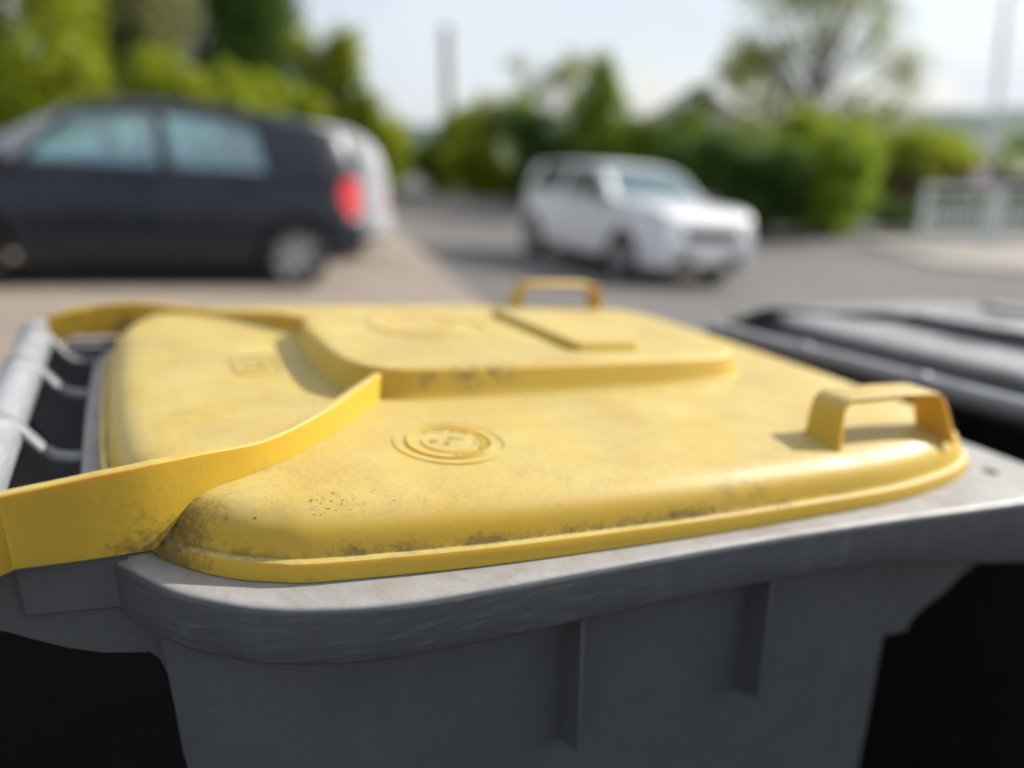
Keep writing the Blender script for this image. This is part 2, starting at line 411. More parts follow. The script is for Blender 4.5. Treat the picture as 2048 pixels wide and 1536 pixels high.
    # ---- moulded marks on the lid
    def ring(E, c, r, tw, th, hz, a0=0.0, a1=2 * PI, sq=1.0, n=72, ga=.40):
        closed = a1 - a0 > 6.28; L = []
        for i in range(n if closed else n + 1):
            a = a0 + (a1 - a0) * i / n
            L.append([P(c[0] + (r + x) * math.cos(a), c[1] + (r + x) * math.sin(a) * sq, hz(c[0] + r * math.cos(a), c[1] + r * math.sin(a)) + z) for x, z in ((-tw, -.001), (-tw * .7, th), (tw * .7, th), (tw, -.001))])
        if closed: L.append(L[0])
        E.loops(L, not closed, not closed, [ga if k in (0, 3) else ga * .45 for l in L for k in range(4)])
    E = MB(); c1 = (.166, .123)
    ring(E, c1, .0545, .0011, .0010, top_h, ga=.30); ring(E, c1, .0415, .0014, .0018, top_h, ga=.62); ring(E, c1, .0265, .0012, .0012, top_h, 2.6, 6.2)
    # ember pile and flame strokes inside the small ring
    for (du, dv, l, an) in [(-.014, .006, .0042, .2), (-.002, -.001, .0045, .8), (.010, .008, .0075, -.45)]:
        a = an; x, y = c1[0] + du, c1[1] + dv; w = .0022
        q = [(x + math.cos(a) * l * s1 - math.sin(a) * w * s2, y + math.sin(a) * l * s1 + math.cos(a) * w * s2) for s1, s2 in ((-1, -1), (1, -.5), (1, .5), (-1, 1))]
        E.add([P(u, v, top_h(u, v) - .001) for u, v in q] + [P(u, v, top_h(u, v) + .0012) for u, v in q], [(4, 5, 6, 7), (0, 1, 5, 4), (1, 2, 6, 5), (2, 3, 7, 6), (3, 0, 4, 7)], [.5] * 8)
    if writing:
        def letters(txt, r, start, step, inward, size):
            for i, ch in enumerate(txt):
                if ch == ' ': continue
                cu = bpy.data.curves.new('t', 'FONT'); cu.body = ch; cu.size = size; cu.align_x = 'CENTER'; cu.extrude = .0016; cu.resolution_u = 2
                ob = bpy.data.objects.new('t', cu); COL.objects.link(ob)
                dg = bpy.context.evaluated_depsgraph_get(); me = bpy.data.meshes.new_from_object(ob.evaluated_get(dg))
                a = start + step * i
                rot = a + PI / 2 if inward else a - PI / 2
                vs = []
                for p in me.vertices:
                    x, y = p.co.x, p.co.y
                    px = c1[0] + r * math.cos(a) + x * math.cos(rot) - y * math.sin(rot)
                    py = c1[1] + r * math.sin(a) + x * math.sin(rot) + y * math.cos(rot)
                    vs.append(P(px, py, top_h(px, py) + max(p.co.z, -.001)))
                E.add(vs, [tuple(f.vertices) for f in me.polygons], [.62 if inward else .40] * len(vs))
                bpy.data.objects.remove(ob); bpy.data.meshes.remove(me); bpy.data.curves.remove(cu)
        letters('VERBOTEN', .0378, math.radians(262), math.radians(10.5), True, .0078)
        letters('HEISSE ASCHE EINFÜLLEN', .0310, math.radians(118), -math.radians(7.6), False, .0066)
    E.build('round_emblem', ml, lid, angle=30, attr='grime')
    E = MB(); c2 = (.285, .505); ph = lambda u, v: .0880 + rise(v) + .0015 * (1 - max(abs(u - .41) / .29, abs(v - VC) / .17) ** 2)
    ring(E, c2, .083, .0030, .0018, ph); ring(E, c2, .056, .0022, .0012, ph, 3.6, 5.8)
    ring(E, (.30, .500), .026, .004, .0012, ph)
    E.build('round_emblem', ml, lid, angle=30, attr='grime')
    E = MB(); c3 = (.030, .435)
    fr = resample(catmull([(c3[0] + a * .028, c3[1] + b * .043) for a, b in ((-1, -.8), (-.85, -1), (0, -1), (.85, -1), (1, -.8), (1, 0), (1, .8), (.85, 1), (0, 1), (-.85, 1), (-1, .8), (-1, 0))], 5), 60)
    E.loops([[P(u, v, top_h(u, v) + z) for u, v in inset(fr, d)] for d, z in ((0, -.001), (.001, .0014), (.004, .0014), (.005, -.001))])
    for du, dv, a, b in ((-.008, 0, .007, .018), (.010, .012, .006, .008), (.010, -.012, .006, .008)):
        E.box((0, 0, 0), (1, 1, 1)); n0 = len(E.v) - 8
        for i in range(8):
            x, y, z = E.v[n0 + i]; u, v = c3[0] + du + (x * 2 - 1) * a, c3[1] + dv + (y * 2 - 1) * b
            E.v[n0 + i] = P(u, v, top_h(u, v) + (-.001 if z < .5 else .0012))
    E.a = [.38] * len(E.v); E.build('square_emblem', ml, lid, angle=30, attr='grime')
    # ---- grip bar and the brackets that carry it
    Bb = MB(); n = 28; L = []
    for v, r in [(.030, .016), (.032, .0205), (.036, .0215), (.844, .0215), (.848, .0205), (.850, .016)]:
        L.append([P(-.240 + r * math.cos(2 * PI * i / n), v, .012 + r * math.sin(2 * PI * i / n)) for i in range(n)])
    Bb.loops(L, True, True); Bb.build('grip_bar', mbar, root, angle=40)
    for v in (.125, .365, .605, .785):
        W = MB(); w = .0130
        W.prism([(-.100, -.016), (-.150, -.016), (-.180, -.015), (-.192, -.012), (-.200, -.005), (-.214, .016), (-.222, .027), (-.232, .034), (-.240, .036), (-.250, .034), (-.259, .026), (-.263, .012), (-.260, -.004), (-.250, -.018)] + ([(-.235, -.030), (-.20, -.050), (-.16, -.066), (-.100, -.075)] if v < .2 else [(-.238, -.060), (-.21, -.12), (-.17, -.17), (-.100, -.20)]), v - w, v + w, P)
        W.build('bar_bracket', M['web'] if writing else mbar, root, bevel=.0035)
    for side in (0, 1):
        W = MB(); mm = (lambda a: a) if not side else (lambda a: 2 * VC - a)
        pr = [(-.090, .004), (-.255, .004), (-.268, .000), (-.270, -.010), (-.262, -.022), (-.240, -.034), (-.215, -.044), (-.198, -.055), (-.178, -.067), (-.155, -.077), (-.135, -.0815), (-.122, -.084), (-.115, -.092), (-.111, -.108), (-.1095, -.14), (-.109, -.20), (-.090, -.20)]
        W.prism([(a, b - .009 * min(1, max(0, -b / .02))) for a, b in pr], mm(.084), mm(.100), P)
        W.prism([(-.125, .012), (-.2005, .0125), (-.2005, -.038), (-.125, -.0435)], mm(.0775), mm(.090), P)
        W.build('side_bracket', mg, root, bevel=.0012)
    # ---- wheels
    for v in (.06, .82):
        t = MB(); t.lathe([(.068, -.022), (.092, -.024), (.1, -.016), (.1, .016), (.092, .024), (.068, .022)], 32)
        w = t.build('wheel', M['tyre'], root, angle=50); w.location = (-.045, K * v, .10)
        t = MB(); t.lathe([(.004, -.017), (.03, -.019), (.05, -.010), (.069, -.018), (.069, .018), (.05, .010), (.03, .019), (.004, .017)], 32); t.build('hub', M['hub'], w)
    return root

O_U, O_V = .08745 * K, .53644 * K
def bin_world(u, v): return (O_U + u * K) * CA - (O_V + v * K) * SA, (O_U + u * K) * SA + (O_V + v * K) * CA
bx, by = bin_world(0, 0)
wheelie_bin('grey wheelie bin with a dirty yellow lid, nearest in the row', (bx, by, 0), AZ, M['yellow'], M['grey'], M['grey_rim'], M['bar'], M['emboss'])
b2x, b2y = bin_world(1.409, -.025)
wheelie_bin('black wheelie bin with a black lid, standing in front of the yellow lidded bin', (b2x, b2y, K * .0137 - SL * 1.409 * K), AZ + math.radians(8.0), M['black_lid'], M['black_body'], M['black_body'], M['black_bar'], M['black_emboss'], False)

# ------------------------------------------------------------------ terrain
def smin(a, b, k):
    h = max(k - abs(a - b), 0) / k; return min(a, b) - h * h * k / 4
def zg(x, y):
    s = x * CA + y * SA - O_U
    return -SL * (-smin(-smin(s, 8.2, 3.0), 2.5, 2.0))

def ground_mat(name, a, b, scale, spec=.3, patch=.3):
    m, nt, bs = new_mat(name); t = NT(nt); co = t.coord()
    big = t.noise(co, .35, 4); mid = t.noise(co, 3.0, 5, .6); fine = t.noise(co, scale, 3, .7)
    c = t.mix(t.ramp(big, .35, .65), a, b)
    c = t.mix(t.math('MULTIPLY', t.ramp(mid, .45, .7), patch), c, tuple(x * .6 for x in a))
    c = t.mix(t.math('MULTIPLY', t.ramp(fine, .5, .68), .35), c, tuple(min(1, x * 1.7) for x in b))
    t.l(c, bs.inputs['Base Color']); bs.inputs['Roughness'].default_value = .85; bs.inputs['Specular IOR Level'].default_value = spec
    t.bump(fine, .5, .01, bs); return m
def sheet(name, xs, ys, off, mat, clip=None):
    vs = [(x, y, zg(x, y) + off) for y in ys for x in xs]; nx = len(xs)
    fs = [(j * nx + i, j * nx + i + 1, (j + 1) * nx + i + 1, (j + 1) * nx + i) for j in range(len(ys) - 1) for i in range(nx - 1)]
    b = MB(); b.add(vs, fs); return structure(b.build(name, mat, angle=80))
def strip(name, left, right, off, mat, n=24):
    """ground sheet between two polylines, following the terrain"""
    A = resample(left, n, False); Bq = resample(right, n, False); b = MB(); m = 14; vs = []
    for p, q in zip(A, Bq):
        for j in range(m):
            x = p[0] + (q[0] - p[0]) * j / (m - 1); y = p[1] + (q[1] - p[1]) * j / (m - 1); vs.append((x, y, zg(x, y) + off))
    b.add(vs, [(i * m + j, i * m + j + 1, (i + 1) * m + j + 1, (i + 1) * m + j) for i in range(n - 1) for j in range(m - 1)])
    return structure(b.build(name, mat, angle=80))
def axis(lo, hi, c, fine, n):
    out = set(); d = fine; x = c
    while x < hi: out.add(round(x, 3)); x += d; d *= 1.0 if abs(x - c) < 20 else 1.3
    d = fine; x = c
    while x > lo: out.add(round(x, 3)); x -= d; d *= 1.0 if abs(x - c) < 20 else 1.3
    return sorted(out | {lo, hi})
M['asphalt'] = ground_mat('asphalt', (.122, .113, .106), (.158, .148, .139), 60)
M['paving'] = ground_mat('beige_paving', (.235, .193, .157), (.30, .253, .208), 40)
M['footway'] = ground_mat('footway_slabs', (.30, .265, .225), (.36, .32, .275), 40, patch=.15)
M['shade_black'] = ground_mat('shade_black_ground', (.002, .002, .0021), (.0032, .0032, .0033), 70, spec=0)  # near-black colour stands in for the shade on the ground
M['kerb'] = simple('kerb_stone', (.36, .33, .30), .8, 0, .2, 6)
M['grass'] = ground_mat('meadow', (.06, .09, .02), (.10, .13, .035), 14)
sheet('ground', axis(-300, 300, 2, .8, 0), axis(-60, 420, 8, .8, 0), 0.0, M['asphalt'])
strip('parking_bays', [(-16, -3), (-16, 4), (-16, 12), (-14, 19)], [(.9, -3), (.2, 5.2), (-.75, 8.8), (-3.2, 18.5)], .014, M['paving'])
strip('bin_shade_sheet', [(-2.5, -1.5), (-2.45, 1.0), (-2.35, 3.3)], [(3.3, -1.5), (3.3, 1.0), (3.0, 3.4)], .030, M['shade_black'], 12)  # added sheet that paints the shade under and behind the bins
fw = strip('footway', [(6.9, 12.6), (8.8, 11.5), (14, 10.4), (30, 9.4)], [(7.0, 15.2), (8.5, 15.3), (14, 15.6), (30, 16)], .05, M['footway'])
kb = MB(); kp = resample([(7.0, 15.2), (6.9, 12.6), (8.8, 11.5), (14, 10.4), (30, 9.4)], 40, False); L = []
for i, (x, y) in enumerate(kp):
    a = kp[max(i - 1, 0)]; c = kp[min(i + 1, 39)]; tx, ty = c[0] - a[0], c[1] - a[1]; ln = math.hypot(tx, ty); nx, ny = -ty / ln, tx / ln
    z = zg(x, y); L.append([(x - nx * .10, y - ny * .10, z - .05), (x - nx * .10, y - ny * .10, z + .045), (x - nx * .08, y - ny * .08, z + .053), (x + nx * .03, y + ny * .03, z + .053), (x + nx * .03, y + ny * .03, z - .05)])
kb.loops(L, True, True); structure(kb.build('kerb', M['kerb'], angle=30))
strip('verge', [(-40, 19.5), (-14, 19.6), (-5.2, 22), (-4.6, 30), (-6, 60), (-6, 120)], [(-60, 30), (-50, 60), (-40, 80), (-30, 90), (-20, 100), (-10, 120)], .010, M['grass'])
strip('meadow', [(1.5, 20), (.2, 25.6), (-2.6, 40), (-3, 80), (-3, 140)], [(60, 18), (60, 30), (60, 50), (60, 90), (60, 140)], .010, M['grass'])

# ------------------------------------------------------------------ cars
def paint(name, col, metal=.0, rough=.35): return simple(name, col, rough, metal, .08, 3.0, 0, .8)
M['dark_paint'] = simple('dark_blue_grey_paint', (.004, .0065, .0155), .36, .1, .08, 3.0, 0, .35, .4)
M['silver_paint'] = simple('silver_paint', (.50, .51, .53), .6, .0, .06, 3.0)
M['white_paint'] = paint('white_paint', (.70, .71, .72), 0, .45)
M['trim'] = simple('black_trim', (.015, .015, .017), .6)
M['red_lamp'] = simple('red_lamp_plastic', (.62, .012, .03), .15, 0, .1, 20, 0, 1)
M['clear_lamp'] = simple('clear_lamp', (.62, .64, .66), .12, .3, .1, 30, 0, 1)
M['seat'] = simple('seat_cloth', (.06, .062, .068), .9)
M['plate'] = simple('plate_white', (.7, .7, .68), .4)
def glass(name, tint, refl=.12, gcol=(1, 1, 1)):
    m = bpy.data.materials.new(name); m.use_nodes = True; nt = m.node_tree; nt.nodes.clear(); t = NT(nt)
    o = t.n('ShaderNodeOutputMaterial'); tr = t.n('ShaderNodeBsdfTransparent'); gl = t.n('ShaderNodeBsdfGlossy'); mx = t.n('ShaderNodeMixShader'); lw = t.n('ShaderNodeFresnel')
    lw.inputs[0].default_value = 1.5
    no = t.noise(t.coord(), 2.0, 2); t.l(t.mix(no, tuple(c * .92 for c in tint), tint), tr.inputs[0])
    gl.inputs['Roughness'].default_value = .06 if refl > .2 else .22; gl.inputs['Color'].default_value = (*gcol, 1)
    t.l(t.math('ADD', lw.outputs[0], refl, True), mx.inputs[0]); t.l(tr.outputs[0], mx.inputs[1]); t.l(gl.outputs[0], mx.inputs[2]); t.l(mx.outputs[0], o.inputs[0]); return m
M['glass'] = glass('green_tinted_glass', (.62, .98, .95), .30, (.78, 1.0, 1.0))
M['screen'] = glass('windscreen_glass', (.86, .90, .88), .32)
M['dark_glass'] = glass('dark_glass', (.22, .26, .28), .10)

def lin(pts, x):
    if x <= pts[0][0]: return pts[0][1]
    for (a, b), (c, d) in zip(pts, pts[1:]):
        if x <= c: return b + (d - b) * (x - a) / max(c - a, 1e-9)
    return pts[-1][1]

def make_wheel(r, w=.19):
    """wheel whose outer face looks to +y, origin at its centre"""
    t = MB(); t.lathe([(r * .66, -w / 2), (r * .9, -w / 2), (r * .98, -w * .40), (r, -w * .28), (r, w * .28), (r * .98, w * .40), (r * .9, w / 2), (r * .66, w / 2), (r * .64, w * .4), (r * .64, -w * .4), (r * .66, -w / 2)], 40)
    wh = t.build('wheel', M['tyre'], None, angle=50)
    t = MB(); t.lathe([(r * .66, w * .46), (r * .63, w * .50), (r * .60, w * .44), (r * .57, w * .25), (r * .50, -w * .1), (.01, -w * .12)], 40)
    for k in range(7):
        a = 2 * PI * k / 7; M4 = Matrix.Rotation(-a, 4, 'Y')
        vs = []
        for x, hw, y in ((.05, .034, w * .40), (r * .35, .028, w * .44), (r * .60, .036, w * .40)):
            for s, d in ((-1, 0), (1, 0), (1, -.03), (-1, -.03)): vs.append(M4 @ Vector((x, y + d, s * hw)))
        t.add(vs, [(0, 1, 5, 4), (4, 5, 9, 8), (1, 2, 6, 5), (5, 6, 10, 9), (3, 0, 4, 7), (7, 4, 8, 11)])
    t.lathe([(.004, w * .46), (.05, w * .45), (.062, w * .38), (.062, w * .2)], 20)
    t.build('rim', M['rim'], wh, angle=35)
    return wh

def make_car(label, spec, mat, glassmat, pos, heading):
    L, W = spec['L'], spec['W']; r = spec['r']; ax = (spec['rx'], spec['fx']); sill = spec['sill']
    prof = resample(catmull(spec['top'], 10, False), 150, False)
    def wplan(x):
        d = min(x, L - x); f = 1.0
        if d < .55: f = 1 - .20 * (1 - d / .55) ** 2.4
        return W / 2 * f * (1 - .02 * abs(2 * x / L - 1))
    def bottom(x):
        z = sill + (.06 if x < .25 or x > L - .25 else 0)
        for a in ax:
            R = r * 1.13; d = x - a
            if abs(d) < R: z = max(z, r + math.sqrt(R * R - d * d))
        return z
    nA, nB, nC = 11, 9, 9; rows = []
    for x, zt in prof:
        w = wplan(x); zb = bottom(x); bl = lin(spec['belt'], x)
        zt = max(zt, zb + .02 if zb < .45 else zb + .04)
        zs = min(bl, zb + (zt - zb) * .93); sec = []
        for i in range(nA):
            t = i / nA; z = zb + (zs - zb) * t; q = min(1, max(0, (z - sill) / max(bl - sill, .1)))
            sec.append((x, w * (.955 + .045 * math.sin(PI * min(1, .12 + .95 * q))), z))
        ys = w * .958; g = max(0, zt - zs); zr = zs + g * .90; yr = ys - .012 - .30 * g
        for i in range(nB):
            t = i / nB; sec.append((x, ys + (yr - ys) * t + .02 * math.sin(PI * t) * min(1, g / .3), zs + (zr - zs) * t))
        for i in range(nC + 1):
            t = i / nC; sec.append((x, yr * (1 - t), zr + (zt - zr) * (1 - (1 - t) ** 2.6)))
        rows.append(sec)
    nS = len(rows[0]); bm = bmesh.new()
    full = [sec + [(x, -y, z) for x, y, z in reversed(sec[:-1])] for sec in rows]; nF = len(full[0])
    V = [[bm.verts.new(p) for p in sec] for sec in full]; lay = bm.faces.layers.int.new('rid')
    for i in range(len(V) - 1):
        for j in range(nF - 1):
            f = bm.faces.new((V[i][j], V[i + 1][j], V[i + 1][j + 1], V[i][j + 1]))
            jj = j if j < nS - 1 else nF - 2 - j
            f[lay] = 1000 + (0 if jj < nA else 1 if jj < nA + nB else 2)
    zone = {}
    def cut(proj, poly, pred):
        n = len(poly)
        for i in range(n):
            (a, b), (c, d) = poly[i], poly[(i + 1) % n]
            if proj == 'y': no = Vector((d - b, 0, -(c - a))); co = Vector((a, 0, b))
            elif proj == 'x': no = Vector((0, d - b, -(c - a))); co = Vector((0, a, b))
            fs = [f for f in bm.faces if pred(f)]
            es = {e for f in fs for e in f.edges}; vs = {v for f in fs for v in f.verts}
            bmesh.ops.bisect_plane(bm, geom=list(vs) + list(es) + fs, plane_co=co, plane_no=no.normalized(), dist=1e-5)
    def inside(poly, p):
        sgn = 0
        for (a, b), (c, d) in zip(poly, poly[1:] + poly[:1]):
            k = (c - a) * (p[1] - b) - (d - b) * (p[0] - a)
            if abs(k) < 1e-9: continue
            if sgn == 0: sgn = 1 if k > 0 else -1
            elif (k > 0) != (sgn > 0): return False
        return True
    regs = []; rid = 0
    for name, proj, poly, zone_rows, cond, mkey, both in spec['regions']:
        sides = ((1, -1) if both else (0,))
        def pred(f, zr=zone_rows, cond=cond): return f[lay] >= 1000 and (f[lay] - 1000) in zr and cond(f.calc_center_median(), f.normal)
        bm.normal_update(); bm.faces.ensure_lookup_table(); cut(proj, poly, pred); bm.normal_update()
        for s in sides:
            rid += 1; cnt = 0
            for f in bm.faces:
                if f[lay] < 1000 or (f[lay] - 1000) not in zone_rows: continue
                c = f.calc_center_median()
                if s and c.y * s < 0: continue
                if not cond(c, f.normal): continue
                if inside(poly, (c.x, c.z) if proj == 'y' else (abs(c.y) if both else c.y, c.z)): f[lay] = rid; cnt += 1
            if cnt: regs.append((rid, name, mkey, s))
    root = thing('parked_car' if spec.get('parked') else 'car', label, 'car', (pos[0], pos[1], zg(*pos)), 0)
    # stand on the slope
    h = Vector((math.cos(heading), math.sin(heading), 0)); e = .6
    zx = Vector((1, 0, (zg(pos[0] + e, pos[1]) - zg(pos[0] - e, pos[1])) / (2 * e))); zy = Vector((0, 1, (zg(pos[0], pos[1] + e) - zg(pos[0], pos[1] - e)) / (2 * e)))
    up = zx.cross(zy).normalized(); X = (h - up * h.dot(up)).normalized(); Y = up.cross(X)
    root.rotation_euler = Matrix((X, Y, up)).transposed().to_euler()
    mid = L / 2
    def extract(ids, name, m, parent):
        me = bpy.data.meshes.new(name); b2 = bm.copy(); l2 = b2.faces.layers.int['rid']
        bmesh.ops.delete(b2, geom=[f for f in b2.faces if f[l2] not in ids], context='FACES')
        bmesh.ops.remove_doubles(b2, verts=b2.verts, dist=1e-4)
        bmesh.ops.recalc_face_normals(b2, faces=b2.faces)
        for v in b2.verts: v.co.x -= mid
        b2.to_mesh(me); b2.free(); me.polygons.foreach_set('use_smooth', [True] * len(me.polygons)); me.set_sharp_from_angle(angle=math.radians(38)); me.materials.append(m)
        o = bpy.data.objects.new(name, me); COL.objects.link(o); o.parent = parent; return o
    body = extract({1000, 1001, 1002}, 'body', mat, root); doors = []
    for i, name, mkey, s in regs:
        m = mat if mkey == 'paint' else glassmat if mkey == 'glass' else M[mkey]
        o = extract({i}, name, m, root)
        if name == 'door': doors.append((o, s))
    bm.free()
    sol = body.modifiers.new('thick', 'SOLIDIFY'); sol.thickness = .012; sol.offset = -1
    # door handles, mirrors, plates, underbody, seats
    for o, s in doors:
        xs = [v.co.x for v in o.data.vertices]; x0 = min(xs) + .08; z = lin(spec['belt'], x0 + mid) - .13; y = s * (wplan(x0 + mid) * .985 + .008)
        t = MB(); t.tube([(x0, y - s * .02, z), (x0 + .02, y + s * .012, z), (x0 + .15, y + s * .012, z + .004), (x0 + .17, y - s * .02, z + .004)], .012, 8); t.build('handle', mat if spec.get('body_handles', 1) else M['trim'], o)
    for s in (1, -1):
        x0 = spec['mirror'] - mid; y = s * (wplan(spec['mirror']) * .95); z = lin(spec['belt'], spec['mirror']) + .07; t = MB()
        loops = []
        for k, (yy, q) in enumerate(((.02, .35), (.05, .85), (.10, 1.0), (.16, .95), (.20, .6))):
            loops.append([(x0 + .055 * q * math.cos(a), y + s * yy, z + .075 * q * math.sin(a)) for a in [2 * PI * j / 14 for j in range(14)]])
        t.loops(loops, True, True); t.build('side_mirror', mat if spec.get('paint_mirror') else M['trim'], root, angle=60)
    t = MB(); t.box((.12 - mid, -W * .36, sill + .03), (L - .15 - mid, W * .36, sill + .10)); t.box((.3 - mid, -W * .44, sill + .02), (.32 - mid, W * .44, .5))
    t.box((ax[0] + .42 - mid, -W * .45, sill + .02), (ax[1] - .42 - mid, W * .45, sill + .12)); t.build('underbody', M['trim'], root, False)
    for xq in spec['seats']:
        for s in (1, -1):
            t = MB()
            for lo, hi, lean in (((-.25, -.24, .30), (.25, .24, .48), 0), ((-.30, -.24, .45), (-.18, .24, 1.02), .16), ((-.33, -.13, 1.05), (-.25, .13, 1.24), .16)):
                t.box(lo, hi, Matrix.Translation((xq - mid, s * W * .22, 0)) @ Matrix.Shear('XY', 4, (0, 0)) @ Matrix.Translation((0, 0, 0)))
            t.build('seat', M['seat'], root, bevel=.03)
    for xe, sg in ((L, 1), (0, -1)):
        z = spec['plate_z'][0 if sg > 0 else 1]; x = spec['plate_x'][0 if sg > 0 else 1] - mid
        t = MB(); t.box((x - .01, -.26, z - .055), (x + .01, .26, z + .055)); t.build('number_plate', M['plate'], root, bevel=.003)
    wh = make_wheel(r); first = True
    for a in ax:
        for s in (1, -1):
            w = wh if first else copy_part(wh, root); first = False
            w.parent = root; w.location = (a - mid, s * (W / 2 - .115), r); w.rotation_euler = (0, .3 * a, 0 if s > 0 else PI)
    root.scale = (spec.get('scale', 1.0),) * 3
    return root

side_n = lambda c, n: True
# hatchback, x = 0 at the tail
hatch = dict(L=3.96, W=1.68, r=.30, rx=.66, fx=3.12, sill=.235, parked=True, mirror=2.83, seats=(1.55, 2.35), plate_z=(.40, .62), plate_x=(3.97, -.01), body_handles=1,
    belt=[(0, 1.00), (.8, .98), (2.6, .91), (3.0, .90), (3.96, .82)],
    top=[(-.005, .26), (-.01, .40), (.0, .56), (.02, .74), (.05, .98), (.13, 1.23), (.25, 1.42), (.62, 1.505), (1.3, 1.535), (1.75, 1.535), (2.1, 1.50), (2.42, 1.405), (2.75, 1.21), (3.02, 1.035), (3.2, .965), (3.5, .90), (3.75, .81), (3.9, .69), (3.955, .55), (3.96, .40), (3.95, .26)],
    regions=[
        ('side_window', 'y', [(1.76, 1.00), (2.66, .975), (2.56, 1.12), (2.32, 1.335), (1.79, 1.40)], (1,), side_n, 'glass', True),
        ('side_window', 'y', [(.92, 1.02), (1.66, 1.00), (1.69, 1.405), (1.25, 1.395), (1.00, 1.34)], (1,), side_n, 'glass', True),
        ('windscreen_corner', 'y', [(2.41, 1.345), (2.74, .985), (3.02, .985), (3.02, 1.12), (2.75, 1.32), (2.47, 1.52)], (1,), side_n, 'screen', True),
        ('windscreen', 'y', [(2.16, 1.3), (3.0, .90), (3.0, 1.3), (2.2, 1.6)], (2,), lambda c, n: abs(c.y) < .66 and 2.2 < c.x < 2.98, 'screen', False),
        ('rear_window', 'y', [(.10, 1.00), (.40, 1.00), (.45, 1.36), (.10, 1.36)], (2,), lambda c, n: abs(c.y) < .54, 'dark_glass', False),
        ('tail_light', 'y', [(-.05, .70), (.17, .66), (.27, .84), (.24, 1.0), (.05, 1.02)], (0, 1, 2), lambda c, n: abs(c.y) > .52, 'red_lamp', True),
        ('headlight', 'y', [(3.50, .66), (4.0, .58), (4.0, .78), (3.62, .82)], (0, 1, 2), lambda c, n: abs(c.y) > .40, 'clear_lamp', True),
        ('door', 'y', [(1.70, .26), (2.74, .26), (2.76, .88), (2.60, 1.15), (2.33, 1.40), (1.72, 1.44)], (0, 1), side_n, 'paint', True),
        ('door', 'y', [(1.08, .34), (1.68, .26), (1.695, 1.44), (1.2, 1.42), (.93, 1.0), (.96, .75)], (0, 1), side_n, 'paint', True),
        ('side_moulding', 'y', [(-.05, .20), (4.1, .20), (4.1, .30), (-.05, .30)], (0,), side_n, 'trim', True),
    ])
# tall estate
estate = dict(L=4.35, W=1.78, r=.31, rx=.80, fx=3.45, sill=.21, parked=True, mirror=3.05, seats=(1.7, 2.5), plate_z=(.40, .80), plate_x=(4.36, .0), body_handles=1, paint_mirror=1,
    belt=[(0, 1.05), (1, 1.04), (2.8, .98), (3.3, .96), (4.35, .88)],
    top=[(0, .27), (-.02, .45), (.0, .62), (.05, .85), (.10, 1.05), (.20, 1.30), (.40, 1.49), (.80, 1.545), (1.3, 1.55), (2.0, 1.53), (2.4, 1.47), (2.8, 1.33), (3.2, 1.17), (3.45, 1.06), (3.8, .98), (4.1, .88), (4.28, .74), (4.34, .6), (4.35, .42), (4.34, .27)],
    regions=[
        ('side_window', 'y', [(2.05, 1.03), (3.05, 1.02), (2.85, 1.18), (2.5, 1.37), (2.08, 1.42)], (1,), side_n, 'glass', True),
        ('side_window', 'y', [(1.12, 1.06), (1.96, 1.03), (2.0, 1.42), (1.16, 1.44)], (1,), side_n, 'dark_glass', True),
        ('side_window', 'y', [(.34, 1.10), (1.02, 1.06), (1.06, 1.43), (.60, 1.39)], (1,), side_n, 'dark_glass', True),
        ('windscreen', 'y', [(2.4, 1.3), (3.25, 1.0), (3.25, 1.4), (2.5, 1.9)], (2,), lambda c, n: abs(c.y) < .64 and 2.42 < c.x < 3.22, 'glass', False),
        ('rear_window', 'y', [(.02, 1.08), (.40, 1.08), (.40, 1.54), (.02, 1.54)], (2,), lambda c, n: abs(c.y) < .60, 'dark_glass', False),
        ('tail_light', 'y', [(-.05, .62), (.07, .62), (.07, .80), (-.05, .80)], (0, 1, 2), lambda c, n: abs(c.y) > .60, 'red_lamp', True),
        ('headlight', 'y', [(3.9, .70), (4.4, .60), (4.4, .80), (4.0, .88)], (0, 1, 2), lambda c, n: abs(c.y) > .45, 'clear_lamp', True),
        ('door', 'y', [(2.02, .27), (3.08, .27), (3.10, .95), (2.87, 1.20), (2.5, 1.42), (2.03, 1.46)], (0, 1), side_n, 'paint', True),
        ('door', 'y', [(1.25, .36), (1.99, .27), (2.0, 1.46), (1.1, 1.47), (1.08, .80)], (0, 1), side_n, 'paint', True),
        ('side_moulding', 'y', [(-.05, .21), (4.5, .21), (4.5, .31), (-.05, .31)], (0,), side_n, 'trim', True),
    ])
